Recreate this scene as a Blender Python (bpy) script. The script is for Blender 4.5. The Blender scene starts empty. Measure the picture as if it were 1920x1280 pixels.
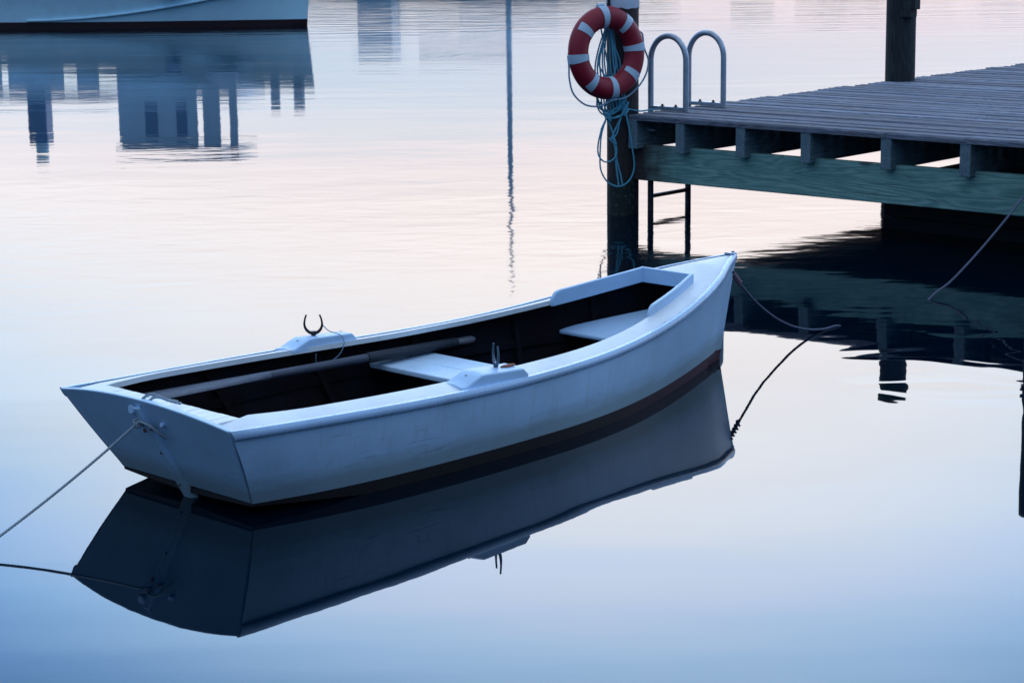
import bpy, bmesh, math, random
from mathutils import Vector, Matrix, noise
random.seed(7)
S = bpy.context.scene
COL = S.collection
PI = math.pi

# ------------------------------------------------------------ camera
CAM_H = 2.35
F_PX, PITCH, ROLL = 3806.2, 0.2062, -0.0122
cd = bpy.data.cameras.new('camera'); cam = bpy.data.objects.new('camera', cd); COL.objects.link(cam)
cd.sensor_width = 36; cd.lens = F_PX/1920*36; cd.clip_start = .1; cd.clip_end = 6000
Rv = Vector((1, 0, 0)); Fv = Vector((0, math.cos(PITCH), -math.sin(PITCH))); Uv = Vector((0, math.sin(PITCH), math.cos(PITCH)))
R2 = math.cos(ROLL)*Rv + math.sin(ROLL)*Uv; U2 = -math.sin(ROLL)*Rv + math.cos(ROLL)*Uv
m = Matrix.Identity(4)
for i in range(3): m[i][0], m[i][1], m[i][2] = R2[i], U2[i], -Fv[i]
m.translation = Vector((0, 0, CAM_H)); cam.matrix_world = m
cd.dof.use_dof = True; cd.dof.focus_distance = 10.5; cd.dof.aperture_fstop = 11
S.camera = cam

# ------------------------------------------------------------ world: dusk sky, bright pale glow ahead, deep blue behind
w = bpy.data.worlds.new('World'); S.world = w; w.use_nodes = True
nt = w.node_tree; N = nt.nodes; L = nt.links; N.clear()
def nd(tree, typ, **kw):
    n = tree.nodes.new(typ)
    for k, v in kw.items():
        if k.startswith('i_'):
            n.inputs[int(k[2:]) if k[2:].isdigit() else k[2:]].default_value = v
        else: setattr(n, k, v)
    return n
def mth(tree, op, a, b=None, c=None, clamp=False):
    n = tree.nodes.new('ShaderNodeMath'); n.operation = op; n.use_clamp = clamp
    for i, v in enumerate((a, b, c)):
        if v is None: continue
        if isinstance(v, (int, float)): n.inputs[i].default_value = v
        else: tree.links.new(v, n.inputs[i])
    return n.outputs[0]
def mix(tree, f, a, b, bt='MIX'):
    n = tree.nodes.new('ShaderNodeMix'); n.data_type = 'RGBA'; n.blend_type = bt
    for i, v in ((0, f), (6, a), (7, b)):
        if isinstance(v, (int, float)): n.inputs[i].default_value = v
        elif isinstance(v, tuple): n.inputs[i].default_value = (*v, 1) if len(v) == 3 else v
        else: tree.links.new(v, n.inputs[i])
    return n.outputs[2]
def ramp(tree, fac, stops, interp='LINEAR'):
    n = tree.nodes.new('ShaderNodeValToRGB'); e = n.color_ramp.elements; n.color_ramp.interpolation = interp
    while len(e) < len(stops): e.new(.5)
    for k, (p, c) in enumerate(stops):
        e[k].position = p
    for k, (p, c) in enumerate(stops):
        e[k].color = (*c, 1) if isinstance(c, tuple) else (c, c, c, 1)
    if fac is not None: tree.links.new(fac, n.inputs[0])
    return n.outputs[0]
tc = nd(nt, 'ShaderNodeTexCoord'); sep = nd(nt, 'ShaderNodeSeparateXYZ'); L.new(tc.outputs['Generated'], sep.inputs[0])
# soft cloud streaks shift the elevation used for the lookup and modulate brightness
mp = nd(nt, 'ShaderNodeMapping'); mp.inputs['Scale'].default_value = (1.6, 1.6, 22); L.new(tc.outputs['Generated'], mp.inputs[0])
cn = nd(nt, 'ShaderNodeTexNoise', i_Scale=1.5, i_Detail=4, i_Roughness=.55); L.new(mp.outputs[0], cn.inputs['Vector'])
el = mth(nt, 'ARCSINE', mth(nt, 'MAXIMUM', sep.outputs[2], 0.0))
eld = mth(nt, 'MULTIPLY', el, 180/PI/90)
eld = mth(nt, 'ADD', eld, mth(nt, 'MULTIPLY', mth(nt, 'SUBTRACT', cn.outputs[0], .5), .03), clamp=True)
K = 7.0
def sk(lst): return [(d/90, tuple(min(1, v/K) for v in c)) for d, c in lst]
# the glow is centred a little right of straight ahead; the sky turns bluer away from it
azd = mth(nt, 'SUBTRACT', mth(nt, 'MULTIPLY', mth(nt, 'ARCTAN2', sep.outputs[0], sep.outputs[1]), 180/PI), 3.0)
shift = mth(nt, 'MINIMUM', mth(nt, 'MULTIPLY', mth(nt, 'MULTIPLY', azd, azd), .0103/90), .13)
shift = mth(nt, 'MULTIPLY', shift, mth(nt, 'MULTIPLY', eld, 90/18, clamp=True))
eld = mth(nt, 'ADD', eld, shift, clamp=True)
front = ramp(nt, eld, sk([(0, (.40, .50, .68)), (2.35, (.56, .75, .99)), (3.85, (.66, .92, 1.20)), (5.0, (.96, 1.18, 1.42)), (6.6, (1.68, 1.58, 1.66)), (8.4, (2.25, 2.08, 2.08)), (10.6, (2.66, 2.54, 2.56)),
    (12.9, (3.05, 3.03, 3.15)), (15.1, (3.5, 3.67, 3.96)), (17.3, (3.76, 4.13, 4.7)), (19.3, (3.3, 4.1, 5.45)), (21, (2.5, 3.8, 5.5)), (23.5, (1.5, 2.7, 4.6)), (27, (1.0, 1.8, 3.2)), (38, (.75, 1.12, 1.75)), (60, (.66, .84, 1.12)), (90, (.60, .76, 1.0))]))
back = ramp(nt, eld, sk([(0, (.045, .14, .31)), (14, (.06, .18, .38)), (28, (.13, .33, .64)), (45, (.42, .62, .95)), (60, (.60, .78, 1.05)), (90, (.60, .76, 1.0))]))
hl = mth(nt, 'SQRT', mth(nt, 'ADD', mth(nt, 'ADD', mth(nt, 'MULTIPLY', sep.outputs[0], sep.outputs[0]), mth(nt, 'MULTIPLY', sep.outputs[1], sep.outputs[1])), 1e-5))
ca = mth(nt, 'DIVIDE', mth(nt, 'ADD', mth(nt, 'MULTIPLY', sep.outputs[1], .97), mth(nt, 'MULTIPLY', sep.outputs[0], .24)), hl)
mr = nd(nt, 'ShaderNodeMapRange', interpolation_type='SMOOTHSTEP'); L.new(ca, mr.inputs[0]); mr.inputs[1].default_value = -.05; mr.inputs[2].default_value = .86
fall = mth(nt, 'MULTIPLY', mth(nt, 'MULTIPLY', mth(nt, 'MULTIPLY', azd, azd), .85/270, clamp=True), mth(nt, 'MULTIPLY', mth(nt, 'SUBTRACT', mth(nt, 'MULTIPLY', el, 5.2), .35, clamp=True), mth(nt, 'SUBTRACT', 1.6, mth(nt, 'MULTIPLY', el, 2.2), clamp=True)))
front = mix(nt, fall, front, mix(nt, 1.0, front, (.50, .64, .76), 'MULTIPLY'))
sky = mix(nt, mr.outputs[0], back, front)
vm = nd(nt, 'ShaderNodeVectorMath', operation='SCALE'); L.new(sky, vm.inputs[0]); vm.inputs[3].default_value = K
st = nd(nt, 'ShaderNodeTexSky', sky_type='NISHITA'); st.sun_disc = False; st.sun_elevation = math.radians(1.0); st.sun_rotation = math.radians(10)
vs = nd(nt, 'ShaderNodeVectorMath', operation='SCALE'); L.new(st.outputs[0], vs.inputs[0]); vs.inputs[3].default_value = .02
va = nd(nt, 'ShaderNodeVectorMath', operation='ADD'); L.new(vm.outputs[0], va.inputs[0]); L.new(vs.outputs[0], va.inputs[1])
bg = nd(nt, 'ShaderNodeBackground', i_Strength=1.0); L.new(va.outputs[0], bg.inputs[0])
wo = nd(nt, 'ShaderNodeOutputWorld'); L.new(bg.outputs[0], wo.inputs[0])
S.view_settings.view_transform = 'Standard'; S.view_settings.look = 'None'
S.view_settings.exposure = 0; S.view_settings.gamma = 1; S.view_settings.use_curve_mapping = False
S.cycles.use_denoising = True
S.cycles.max_bounces = 8; S.cycles.caustics_reflective = False; S.cycles.caustics_refractive = False

# ------------------------------------------------------------ materials
def material(name, build):
    mt = bpy.data.materials.new(name); mt.use_nodes = True; t = mt.node_tree
    b = t.nodes['Principled BSDF']; build(t, b); return mt
def coords(t, scale=(1, 1, 1), which='Object'):
    c = t.nodes.new('ShaderNodeTexCoord'); mpn = t.nodes.new('ShaderNodeMapping')
    mpn.inputs['Scale'].default_value = scale; t.links.new(c.outputs[which], mpn.inputs[0]); return mpn.outputs[0]
def noi(t, vec, sc, det=3, rough=.5, dist=0):
    n = nd(t, 'ShaderNodeTexNoise', i_Scale=sc, i_Detail=det, i_Roughness=rough, i_Distortion=dist); t.links.new(vec, n.inputs['Vector']); return n.outputs[0]
def bump(t, b, hgt, strength, dist=.01):
    n = nd(t, 'ShaderNodeBump', i_Strength=strength, i_Distance=dist); t.links.new(hgt, n.inputs['Height']); t.links.new(n.outputs[0], b.inputs['Normal'])
def paint(col, dirt=(.3, .3, .28), amount=.35, rough=.32, stain_z=None, scuff=False, fade_x=None):
    def f(t, b):
        v = coords(t); n1 = noi(t, v, 3.5, 6, .6); n2 = noi(t, v, 60, 4, .6)
        c = mix(t, mth(t, 'MULTIPLY', ramp(t, n1, [(.45, 0.0), (.75, 1.0)]), amount), col, dirt)
        c = mix(t, mth(t, 'MULTIPLY', ramp(t, n2, [(.55, 0.0), (.8, 1.0)]), amount*.6), c, tuple(x*.8 for x in col))
        if stain_z is not None:   # scum line just above the water
            s = nd(t, 'ShaderNodeSeparateXYZ'); t.links.new(v, s.inputs[0])
            vv = coords(t, (1.2, 1.2, 9)); n3 = noi(t, vv, 2.2, 5, .65)
            zz = mth(t, 'SUBTRACT', s.outputs[2], mth(t, 'MULTIPLY', n3, .10))
            g = nd(t, 'ShaderNodeMapRange'); t.links.new(zz, g.inputs[0])
            g.inputs[1].default_value = stain_z+.03; g.inputs[2].default_value = stain_z-.05; g.inputs[3].default_value = 0; g.inputs[4].default_value = .6
            c = mix(t, g.outputs[0], c, (.22, .26, .22))
            ch = noi(t, coords(t, (3, 3, 14)), 9, 5, .7)
            lo = nd(t, 'ShaderNodeMapRange'); t.links.new(s.outputs[2], lo.inputs[0]); lo.inputs[1].default_value = stain_z+.1; lo.inputs[2].default_value = stain_z-.02
            c = mix(t, mth(t, 'MULTIPLY', ramp(t, ch, [(.66, 0.0), (.72, 1.0)]), mth(t, 'MULTIPLY', lo.outputs[0], .6)), c, (.10, .16, .15))
        if scuff:   # rubbed patches, thin scratches and drips
            sn = noi(t, coords(t, (2.5, 2.5, 60)), 1.6, 5, .7); pn = noi(t, coords(t, (1.1, 1.1, 2.5)), 1.3, 3, .6)
            c = mix(t, mth(t, 'MULTIPLY', ramp(t, sn, [(.60, 0.0), (.66, .55)]), ramp(t, pn, [(.5, 0.0), (.62, 1.0)])), c, (.17, .22, .27))
            dn = noi(t, coords(t, (38, 38, 1.6)), 1.0, 4, .6)
            c = mix(t, mth(t, 'MULTIPLY', ramp(t, dn, [(.55, 0.0), (.72, .30)]), ramp(t, pn, [(.4, 0.0), (.55, 1.0)])), c, (.28, .34, .36))
        if fade_x:  # red only towards the bow, near black elsewhere
            sx = nd(t, 'ShaderNodeSeparateXYZ'); t.links.new(v, sx.inputs[0]); gx = nd(t, 'ShaderNodeMapRange'); t.links.new(mth(t, 'ADD', sx.outputs[0], mth(t, 'MULTIPLY', n1, .8)), gx.inputs[0])
            gx.inputs[1].default_value = fade_x[0]; gx.inputs[2].default_value = fade_x[1]
            c = mix(t, gx.outputs[0], (.010, .006, .008), c)
        t.links.new(c, b.inputs['Base Color'])
        t.links.new(mth(t, 'ADD', mth(t, 'MULTIPLY', n2, .2), rough-.08), b.inputs['Roughness'])
        bump(t, b, noi(t, v, 25, 5, .6), .25, .002)
    return f
WHITE = (.74, .78, .81)
M = {}
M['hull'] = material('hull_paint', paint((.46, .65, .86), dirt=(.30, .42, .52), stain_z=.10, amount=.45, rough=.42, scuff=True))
M['deck'] = material('deck_paint', paint(WHITE, dirt=(.42, .46, .48), amount=.5, rough=.42, scuff=True))
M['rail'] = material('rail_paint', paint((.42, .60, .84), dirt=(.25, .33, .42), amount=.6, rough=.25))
M['antifoul'] = material('antifoul_paint', paint((.075, .005, .014), dirt=(.012, .008, .01), amount=.7, rough=.6, fade_x=(2.6, 4.0)))
M['lining'] = material('dark_lining_paint', paint((.007, .0045, .006), dirt=(.004, .010, .024), amount=.7, rough=.85))
M['seat'] = material('seat_paint', paint((.54, .72, .90), dirt=(.36, .46, .56), amount=.6, rough=.45, scuff=True))  # the cool tint of shade is mixed into the base colour
M['trim'] = material('trim_shade_tint', paint((.44, .64, .88), dirt=(.30, .40, .5), amount=.4, rough=.42))  # coaming, pads, bow seat: bluer than the deck, shade put into the colour
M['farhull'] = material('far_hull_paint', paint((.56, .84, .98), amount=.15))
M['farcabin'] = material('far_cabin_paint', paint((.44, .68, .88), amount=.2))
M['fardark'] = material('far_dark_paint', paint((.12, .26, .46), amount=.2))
M['farboot'] = material('far_boot_paint', paint((.02, .004, .008), dirt=(.01, .01, .012), amount=.3, rough=.6))
M['ring'] = material('life_ring_plastic', paint((.25, .001, .016), dirt=(.14, .002, .014), amount=.6, rough=.52))
M['tape'] = material('reflective_tape', paint((.42, .56, .68), dirt=(.35, .42, .48), amount=.35, rough=.45))
M['black'] = material('black_rubber', lambda t, b: (b.inputs['Base Color'].__setattr__('default_value', (.01, .01, .013, 1)), b.inputs['Roughness'].__setattr__('default_value', .6)))
def metal(col, rough, rust=None, met=1.0):
    def f(t, b):
        v = coords(t); n = noi(t, v, 12, 5, .6)
        c = mix(t, ramp(t, n, [(.45, 0.0), (.7, 1.0)]), col, rust or tuple(x*.7 for x in col))
        t.links.new(c, b.inputs['Base Color']); b.inputs['Metallic'].default_value = met
        t.links.new(mth(t, 'ADD', mth(t, 'MULTIPLY', n, .25), rough-.1), b.inputs['Roughness'])
        bump(t, b, noi(t, v, 90, 4), .2, .001)
    return f
M['alu'] = material('dull_aluminium', metal((.42, .47, .54), .42, met=.75))
M['alu_dark'] = material('dark_aluminium', metal((.10, .10, .12), .5, met=.6))  # darker metal for the ladder rails and rungs below the deck
M['iron'] = material('dark_iron', metal((.035, .025, .03), .5, (.09, .04, .03), met=.5))
M['bronze'] = material('galvanised_iron', metal((.10, .16, .22), .45, (.05, .05, .06), met=.7))
M['rust'] = material('rusty_iron', metal((.22, .06, .025), .75, (.10, .03, .02), met=.1))
def rope_mat(col, dark):
    def f(t, b):
        v = coords(t); n = noi(t, v, 45, 4, .7)
        t.links.new(mix(t, n, dark, col), b.inputs['Base Color']); b.inputs['Roughness'].default_value = .85
        bump(t, b, noi(t, v, 600, 2), .5, .001)
    return f
M['blue_rope'] = material('pale_blue_rope', rope_mat((.14, .48, .62), (.05, .24, .36)))
M['grab_rope'] = material('pale_grab_line', rope_mat((.30, .46, .58), (.16, .28, .40)))
M['grey_rope'] = material('grey_mooring_rope', rope_mat((.34, .40, .46), (.12, .16, .20)))
M['dark_rope'] = material('dark_mooring_rope', rope_mat((.11, .13, .20), (.03, .035, .06)))
M['frayed'] = material('frayed_knot_rope', rope_mat((.22, .15, .18), (.05, .03, .04)))

def grain(cols, axis=0, scale=1.0, rough=.8, knots=True, bs=.6, stain=None, boards=False, tide=False):
    """weathered timber; grain runs along the given local axis"""
    def f(t, b):
        sc = [9*scale]*3; sc[axis] = .9*scale
        v = coords(t, tuple(sc)); 
        n0 = noi(t, coords(t, tuple(.55*s for s in sc)), 1.6, 3, .5)
        # rings distorted round the knots
        wv = nd(t, 'ShaderNodeTexNoise', i_Scale=.9, i_Detail=2, i_Distortion=.6); t.links.new(v, wv.inputs['Vector'])
        rings = mth(t, 'SINE', mth(t, 'MULTIPLY', wv.outputs[0], 95))
        rg = mth(t, 'ADD', mth(t, 'MULTIPLY', rings, .5), .5)
        fine = noi(t, coords(t, tuple(s*7 for s in sc)), 1.5, 6, .7)
        c = mix(t, ramp(t, n0, [(.3, 0.0), (.7, 1.0)]), cols[0], cols[1])
        c = mix(t, mth(t, 'MULTIPLY', rg, .62), c, cols[2])
        c = mix(t, mth(t, 'MULTIPLY', ramp(t, fine, [(.45, 0.0), (.7, 1.0)]), .55), c, cols[3])
        if knots:
            kv = coords(t, (1.2, 1.2, 3.2)); vo = nd(t, 'ShaderNodeTexVoronoi', i_Scale=1.35, i_Randomness=1.0); t.links.new(kv, vo.inputs['Vector'])
            kd = mth(t, 'ADD', vo.outputs['Distance'], mth(t, 'MULTIPLY', fine, .05))
            c = mix(t, ramp(t, kd, [(.09, .8), (.15, 0.0)]), c, (.035, .04, .06))
        crk = noi(t, coords(t, tuple(sc[i]*(9 if i != axis else .8) for i in range(3))), 1.1, 3, .6)
        c = mix(t, mth(t, 'MULTIPLY', ramp(t, crk, [(.30, 1.0), (.37, 0.0)]), .85), c, tuple(x*.15 for x in cols[3]))
        if tide:
            tz = nd(t, 'ShaderNodeSeparateXYZ'); t.links.new(coords(t), tz.inputs[0]); tg = nd(t, 'ShaderNodeMapRange')
            t.links.new(mth(t, 'ADD', tz.outputs[2], mth(t, 'MULTIPLY', noi(t, coords(t, (8, 8, 3)), 1, 4, .7), .22)), tg.inputs[0]); tg.inputs[1].default_value = .46; tg.inputs[2].default_value = .36
            bn_ = noi(t, coords(t), 42, 3, .6)
            c = mix(t, tg.outputs[0], c, mix(t, ramp(t, bn_, [(.58, 0.0), (.64, 1.0)]), (.006, .012, .012), (.06, .075, .07)))
        if boards:
            at_ = nd(t, 'ShaderNodeAttribute', attribute_name='board'); wn = nd(t, 'ShaderNodeTexWhiteNoise', noise_dimensions='1D'); t.links.new(at_.outputs['Fac'], wn.inputs['W'])
            c = mix(t, mth(t, 'MULTIPLY', wn.outputs['Value'], .75), c, mix(t, 1.0, c, (.26, .27, .31), 'MULTIPLY'))
            blot = noi(t, coords(t, (1.5, 5, 1)), 1.0, 5, .65)
            c = mix(t, ramp(t, blot, [(.5, 0.0), (.68, .6)]), c, (.16, .135, .13))
        if stain:
            s = nd(t, 'ShaderNodeSeparateXYZ'); t.links.new(coords(t), s.inputs[0])
            d = mth(t, 'ADD', s.outputs[0], mth(t, 'MULTIPLY', mth(t, 'SUBTRACT', noi(t, coords(t), 6, 4), .5), .5))
            g = nd(t, 'ShaderNodeMapRange'); t.links.new(d, g.inputs[0]); g.inputs[1].default_value = stain[0]; g.inputs[2].default_value = stain[1]; g.inputs[3].default_value = .95; g.inputs[4].default_value = 0
            c = mix(t, g.outputs[0], c, stain[2])
        t.links.new(c, b.inputs['Base Color']); b.inputs['Roughness'].default_value = rough
        hh = mth(t, 'ADD', mth(t, 'MULTIPLY', fine, 1.0), mth(t, 'MULTIPLY', rg, .35))
        bump(t, b, hh, bs, .006)
    return f
M['plank'] = material('weathered_plank', grain([(.33, .37, .47), (.22, .25, .33), (.12, .135, .19), (.05, .06, .085)], 0, 1.0, .8, False, 1.0, boards=True))
M['beam'] = material('treated_beam', grain([(.27, .47, .41), (.19, .35, .33), (.07, .19, .18), (.055, .12, .125)], 0, .8, .8, True, .5, stain=(.1, .45, (.03, .012, .012))))
M['joist'] = material('treated_joist', grain([(.20, .28, .31), (.12, .19, .23), (.08, .13, .17), (.04, .07, .09)], 1, 1.0, .8, False, .5))
M['pile'] = material('wet_pile', grain([(.050, .026, .024), (.022, .020, .022), (.016, .010, .011), (.008, .008, .008)], 2, 1.0, .7, False, 1.0, tide=True))
M['pile_dark'] = material('dark_green_pile', grain([(.012, .018, .024), (.006, .008, .012), (.03, .05, .05), (.004, .005, .007)], 2, 1.0, .8, False, 1.0, tide=True))
M['crib'] = material('black_timber', grain([(.010, .012, .016), (.007, .009, .012), (.012, .02, .022), (.004, .005, .006)], 0, 1.0, .8, False, .8))
M['white_wood'] = material('white_painted_wood', paint((.62, .70, .82), dirt=(.12, .12, .14), amount=.6, rough=.6))
M['oar_blade'] = material('oar_blade_wood', grain([(.085, .10, .14), (.055, .07, .11), (.03, .04, .065), (.018, .024, .04)], 0, 1.5, .6, False, .3))
M['oar_shaft'] = material('oar_shaft_wood', grain([(.055, .07, .11), (.03, .04, .07), (.02, .025, .045), (.01, .015, .025)], 0, 1.5, .55, False, .3))
M['oar_sleeve'] = material('oar_leather', grain([(.010, .018, .034), (.016, .026, .046), (.008, .010, .018), (.005, .006, .01)], 0, 2.0, .7, False, .6))
M['oar_grip'] = material('oar_grip_wood', grain([(.20, .19, .21), (.15, .14, .17), (.10, .10, .12), (.07, .07, .08)], 0, 2.0, .6, False, .2))
M['woods'] = material('far_woods', paint((.03, .05, .06), dirt=(.02, .03, .03), amount=.6, rough=.9))
M['shore'] = material('far_shore_earth', paint((.08, .09, .10), amount=.4, rough=.9))
M['moss'] = material('moss_green', paint((.05, .10, .07), dirt=(.02, .04, .03), amount=.6, rough=.9))

def water_mat(t, b):
    g = nd(t, 'ShaderNodeNewGeometry'); s = nd(t, 'ShaderNodeSeparateXYZ'); t.links.new(g.outputs['Position'], s.inputs[0])
    pos = g.outputs['Position']
    def mapped(sc, rot=0):
        mpn = t.nodes.new('ShaderNodeMapping'); mpn.inputs['Scale'].default_value = sc; mpn.inputs['Rotation'].default_value = (0, 0, rot)
        t.links.new(pos, mpn.inputs[0]); return mpn.outputs[0]
    b.inputs['Base Color'].default_value = (.0001, .0045, .011, 1)
    b.inputs['IOR'].default_value = 1.33
    # breeze reaches the open water: 0 in the lee of the pier, 1 farther out
    yy = mth(t, 'ADD', s.outputs[1], mth(t, 'MULTIPLY', mth(t, 'SUBTRACT', noi(t, mapped((.06, .14, 1)), 1, 3), .5), 9))
    mr = nd(t, 'ShaderNodeMapRange', interpolation_type='SMOOTHSTEP'); t.links.new(yy, mr.inputs[0]); mr.inputs[1].default_value = 18; mr.inputs[2].default_value = 42
    breeze = mr.outputs[0]
    patch = ramp(t, noi(t, mapped((.10, .55, 1)), 1, 4, .6), [(.35, 0.25), (.65, 1.0)])
    y2 = mth(t, 'ADD', s.outputs[1], mth(t, 'MULTIPLY', mth(t, 'SUBTRACT', noi(t, mapped((.25, .5, 1)), 1, 3), .5), 3))
    ed = nd(t, 'ShaderNodeMapRange', interpolation_type='SMOOTHSTEP'); t.links.new(y2, ed.inputs[0]); ed.inputs[1].default_value = 11.0; ed.inputs[2].default_value = 13.5; dn_ = nd(t, 'ShaderNodeMapRange', interpolation_type='SMOOTHSTEP'); t.links.new(s.outputs[1], dn_.inputs[0]); dn_.inputs[1].default_value = 15.5; dn_.inputs[2].default_value = 21; dn_.inputs[3].default_value = 1; dn_.inputs[4].default_value = .3
    eddy = mth(t, 'MULTIPLY', ed.outputs[0], dn_.outputs[0])
    r = mth(t, 'ADD', mth(t, 'ADD', .014, mth(t, 'MULTIPLY', eddy, .030)), mth(t, 'MULTIPLY', mth(t, 'MULTIPLY', breeze, patch), .075))
    t.links.new(r, b.inputs['Roughness'])
    far = nd(t, 'ShaderNodeMapRange', interpolation_type='SMOOTHSTEP'); t.links.new(yy, far.inputs[0]); far.inputs[1].default_value = 36; far.inputs[2].default_value = 56
    swell = noi(t, mapped((.35, .9, 1), .1), 1.0, 2, .4)
    ripple = noi(t, mapped((.32, 2.1, 1), -.04), 1.0, 3, .5)
    rip2 = noi(t, mapped((3.2, 8.0, 1), .12), 1.0, 2, .5)
    def sst(src, a_, b_):
        q_ = nd(t, 'ShaderNodeMapRange', interpolation_type='SMOOTHSTEP'); t.links.new(src, q_.inputs[0]); q_.inputs[1].default_value = a_; q_.inputs[2].default_value = b_; return q_.outputs[0]
    # water stirred round the dock line, in front of the pier
    stir = mth(t, 'MULTIPLY', mth(t, 'MULTIPLY', sst(s.outputs[0], 1.55, 2.1), sst(s.outputs[0], 3.3, 2.5)), mth(t, 'MULTIPLY', sst(s.outputs[1], 8.9, 10.2), sst(s.outputs[1], 12.6, 11.2)))
    swirl = noi(t, mapped((1.5, 2.6, 1), .5), 1.0, 1, .4, .8)
    hgt = mth(t, 'ADD', mth(t, 'MULTIPLY', swell, .0040), mth(t, 'MULTIPLY', swirl, mth(t, 'ADD', mth(t, 'MULTIPLY', eddy, .0026), mth(t, 'MULTIPLY', stir, .0060))))
    hgt = mth(t, 'ADD', hgt, mth(t, 'MULTIPLY', ripple, mth(t, 'ADD', mth(t, 'ADD', mth(t, 'MULTIPLY', breeze, .0048), .00022), mth(t, 'MULTIPLY', far.outputs[0], .034))))
    hgt = mth(t, 'ADD', hgt, mth(t, 'MULTIPLY', rip2, mth(t, 'ADD', mth(t, 'MULTIPLY', mth(t, 'MULTIPLY', breeze, patch), .0016), mth(t, 'ADD', mth(t, 'MULTIPLY', eddy, .0013), .00006))))
    bn = nd(t, 'ShaderNodeBump', i_Strength=1.0, i_Distance=1.0); t.links.new(hgt, bn.inputs['Height']); t.links.new(bn.outputs[0], b.inputs['Normal'])
M['water'] = material('calm_water', water_mat)

M['lining'].node_tree.nodes['Principled BSDF'].inputs['Specular IOR Level'].default_value = .15
# ------------------------------------------------------------ helpers
def link(name, me, mat=None, parent=None, smooth=False):
    o = bpy.data.objects.new(name, me); COL.objects.link(o)
    if mat is not None: me.materials.append(M[mat] if isinstance(mat, str) else mat)
    if parent is not None: o.parent = parent
    if smooth:
        for p in me.polygons: p.use_smooth = True
    return o
def from_bm(name, bm, mat, parent=None, smooth=False, bevel=0, seg=2, weld=True):
    if weld: bmesh.ops.remove_doubles(bm, verts=bm.verts, dist=1e-5)
    bmesh.ops.recalc_face_normals(bm, faces=bm.faces)
    me = bpy.data.meshes.new(name); bm.to_mesh(me); bm.free()
    o = link(name, me, mat, parent, smooth)
    if bevel:
        md = o.modifiers.new('bevel', 'BEVEL'); md.width = bevel; md.segments = seg; md.limit_method = 'ANGLE'; md.angle_limit = math.radians(35)
    if smooth and hasattr(me, 'set_sharp_from_angle'):
        me.set_sharp_from_angle(angle=math.radians(38))
    return o
def empty(name, label, cat, loc=(0, 0, 0), rz=0, group=None):
    o = bpy.data.objects.new(name, None); COL.objects.link(o); o.location = loc; o.rotation_euler = (0, 0, rz); o.empty_display_size = .1
    o['label'] = label; o['category'] = cat
    if group: o['group'] = group
    return o
def box(bm, x0, x1, y0, y1, z0, z1, jit=0):
    v = [bm.verts.new((x+random.uniform(-jit, jit), y+random.uniform(-jit, jit), z+random.uniform(-jit, jit))) for x in (x0, x1) for y in (y0, y1) for z in (z0, z1)]
    for f in ((0, 1, 3, 2), (4, 6, 7, 5), (0, 4, 5, 1), (2, 3, 7, 6), (0, 2, 6, 4), (1, 5, 7, 3)): bm.faces.new([v[i] for i in f])
def catmull(pts, n=10):
    P = [Vector(p) for p in pts]; P = [P[0]*2-P[1]] + P + [P[-1]*2-P[-2]]; out = []
    for i in range(1, len(P)-2):
        for k in range(n):
            t = k/n; a, b, c, d = P[i-1], P[i], P[i+1], P[i+2]
            out.append(.5*((2*b) + (c-a)*t + (2*a-5*b+4*c-d)*t*t + (3*b-a-3*c+d)*t**3))
    out.append(P[-2]); return out
def tube(bm, path, r, sides=10, twist=0, lobes=0, cap=True, closed=False):
    """sweep; r float or function of 0..1; lobes/twist give a laid rope its strands"""
    P = [Vector(p) for p in path]; n = len(P); T = []
    for i in range(n):
        a = P[i-1] if (i > 0 or closed) else P[0]; c = P[(i+1) % n] if (i < n-1 or closed) else P[-1]
        T.append((c-a).normalized())
    up = Vector((0, 0, 1)) if abs(T[0].z) < .9 else Vector((1, 0, 0))
    nn = (up - T[0]*up.dot(T[0])).normalized(); rings = []; s = 0
    for i in range(n):
        if i: s += (P[i]-P[i-1]).length
        nn = (nn - T[i]*nn.dot(T[i])).normalized(); bb = T[i].cross(nn); rr = r(i/(n-1)) if callable(r) else r
        ring = []
        for k in range(sides):
            a = 2*PI*k/sides; q = rr*(1+(.16*math.cos(lobes*(a)-twist*s) if lobes else 0))
            ring.append(bm.verts.new(P[i]+nn*math.cos(a)*q+bb*math.sin(a)*q))
        rings.append(ring)
    for i in range(n-1 if not closed else n):
        A, B = rings[i], rings[(i+1) % n]
        for k in range(sides): bm.faces.new((A[k], A[(k+1) % sides], B[(k+1) % sides], B[k]))
    if cap and not closed:
        bm.faces.new(rings[0][::-1]); bm.faces.new(rings[-1])
def resample(path, step):
    P = [Vector(p) for p in path]; out = [P[0]]; acc = 0
    for a, b in zip(P, P[1:]):
        d = (b-a).length; 
        if d < 1e-9: continue
        t = step-acc
        while t < d: out.append(a+(b-a)*t/d); t += step
        acc = d-(t-step)
    out.append(P[-1]); return out
def rope(bm, pts, r, n=12, step=None):
    tube(bm, resample(catmull(pts, n), step or r*1.2), r, 12, twist=3*2*PI/(r*9), lobes=3)
def cyl(bm, a, b, r, sides=16, r2=None):
    tube(bm, [Vector(a), Vector(b)], (lambda t: r+(r2-r)*t) if r2 else r, sides)
def loft(bm, rows):
    V = [[bm.verts.new(p) for p in row] for row in rows]
    for A, B in zip(V, V[1:]):
        for k in range(len(A)-1):
            try: bm.faces.new((A[k], A[k+1], B[k+1], B[k]))
            except ValueError: pass
    return V
def lerp(x, xs, ys):
    if x <= xs[0]: return ys[0]
    for i in range(len(xs)-1):
        if x <= xs[i+1]:
            t = (x-xs[i])/(xs[i+1]-xs[i]); return ys[i]+(ys[i+1]-ys[i])*t
    return ys[-1]
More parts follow.
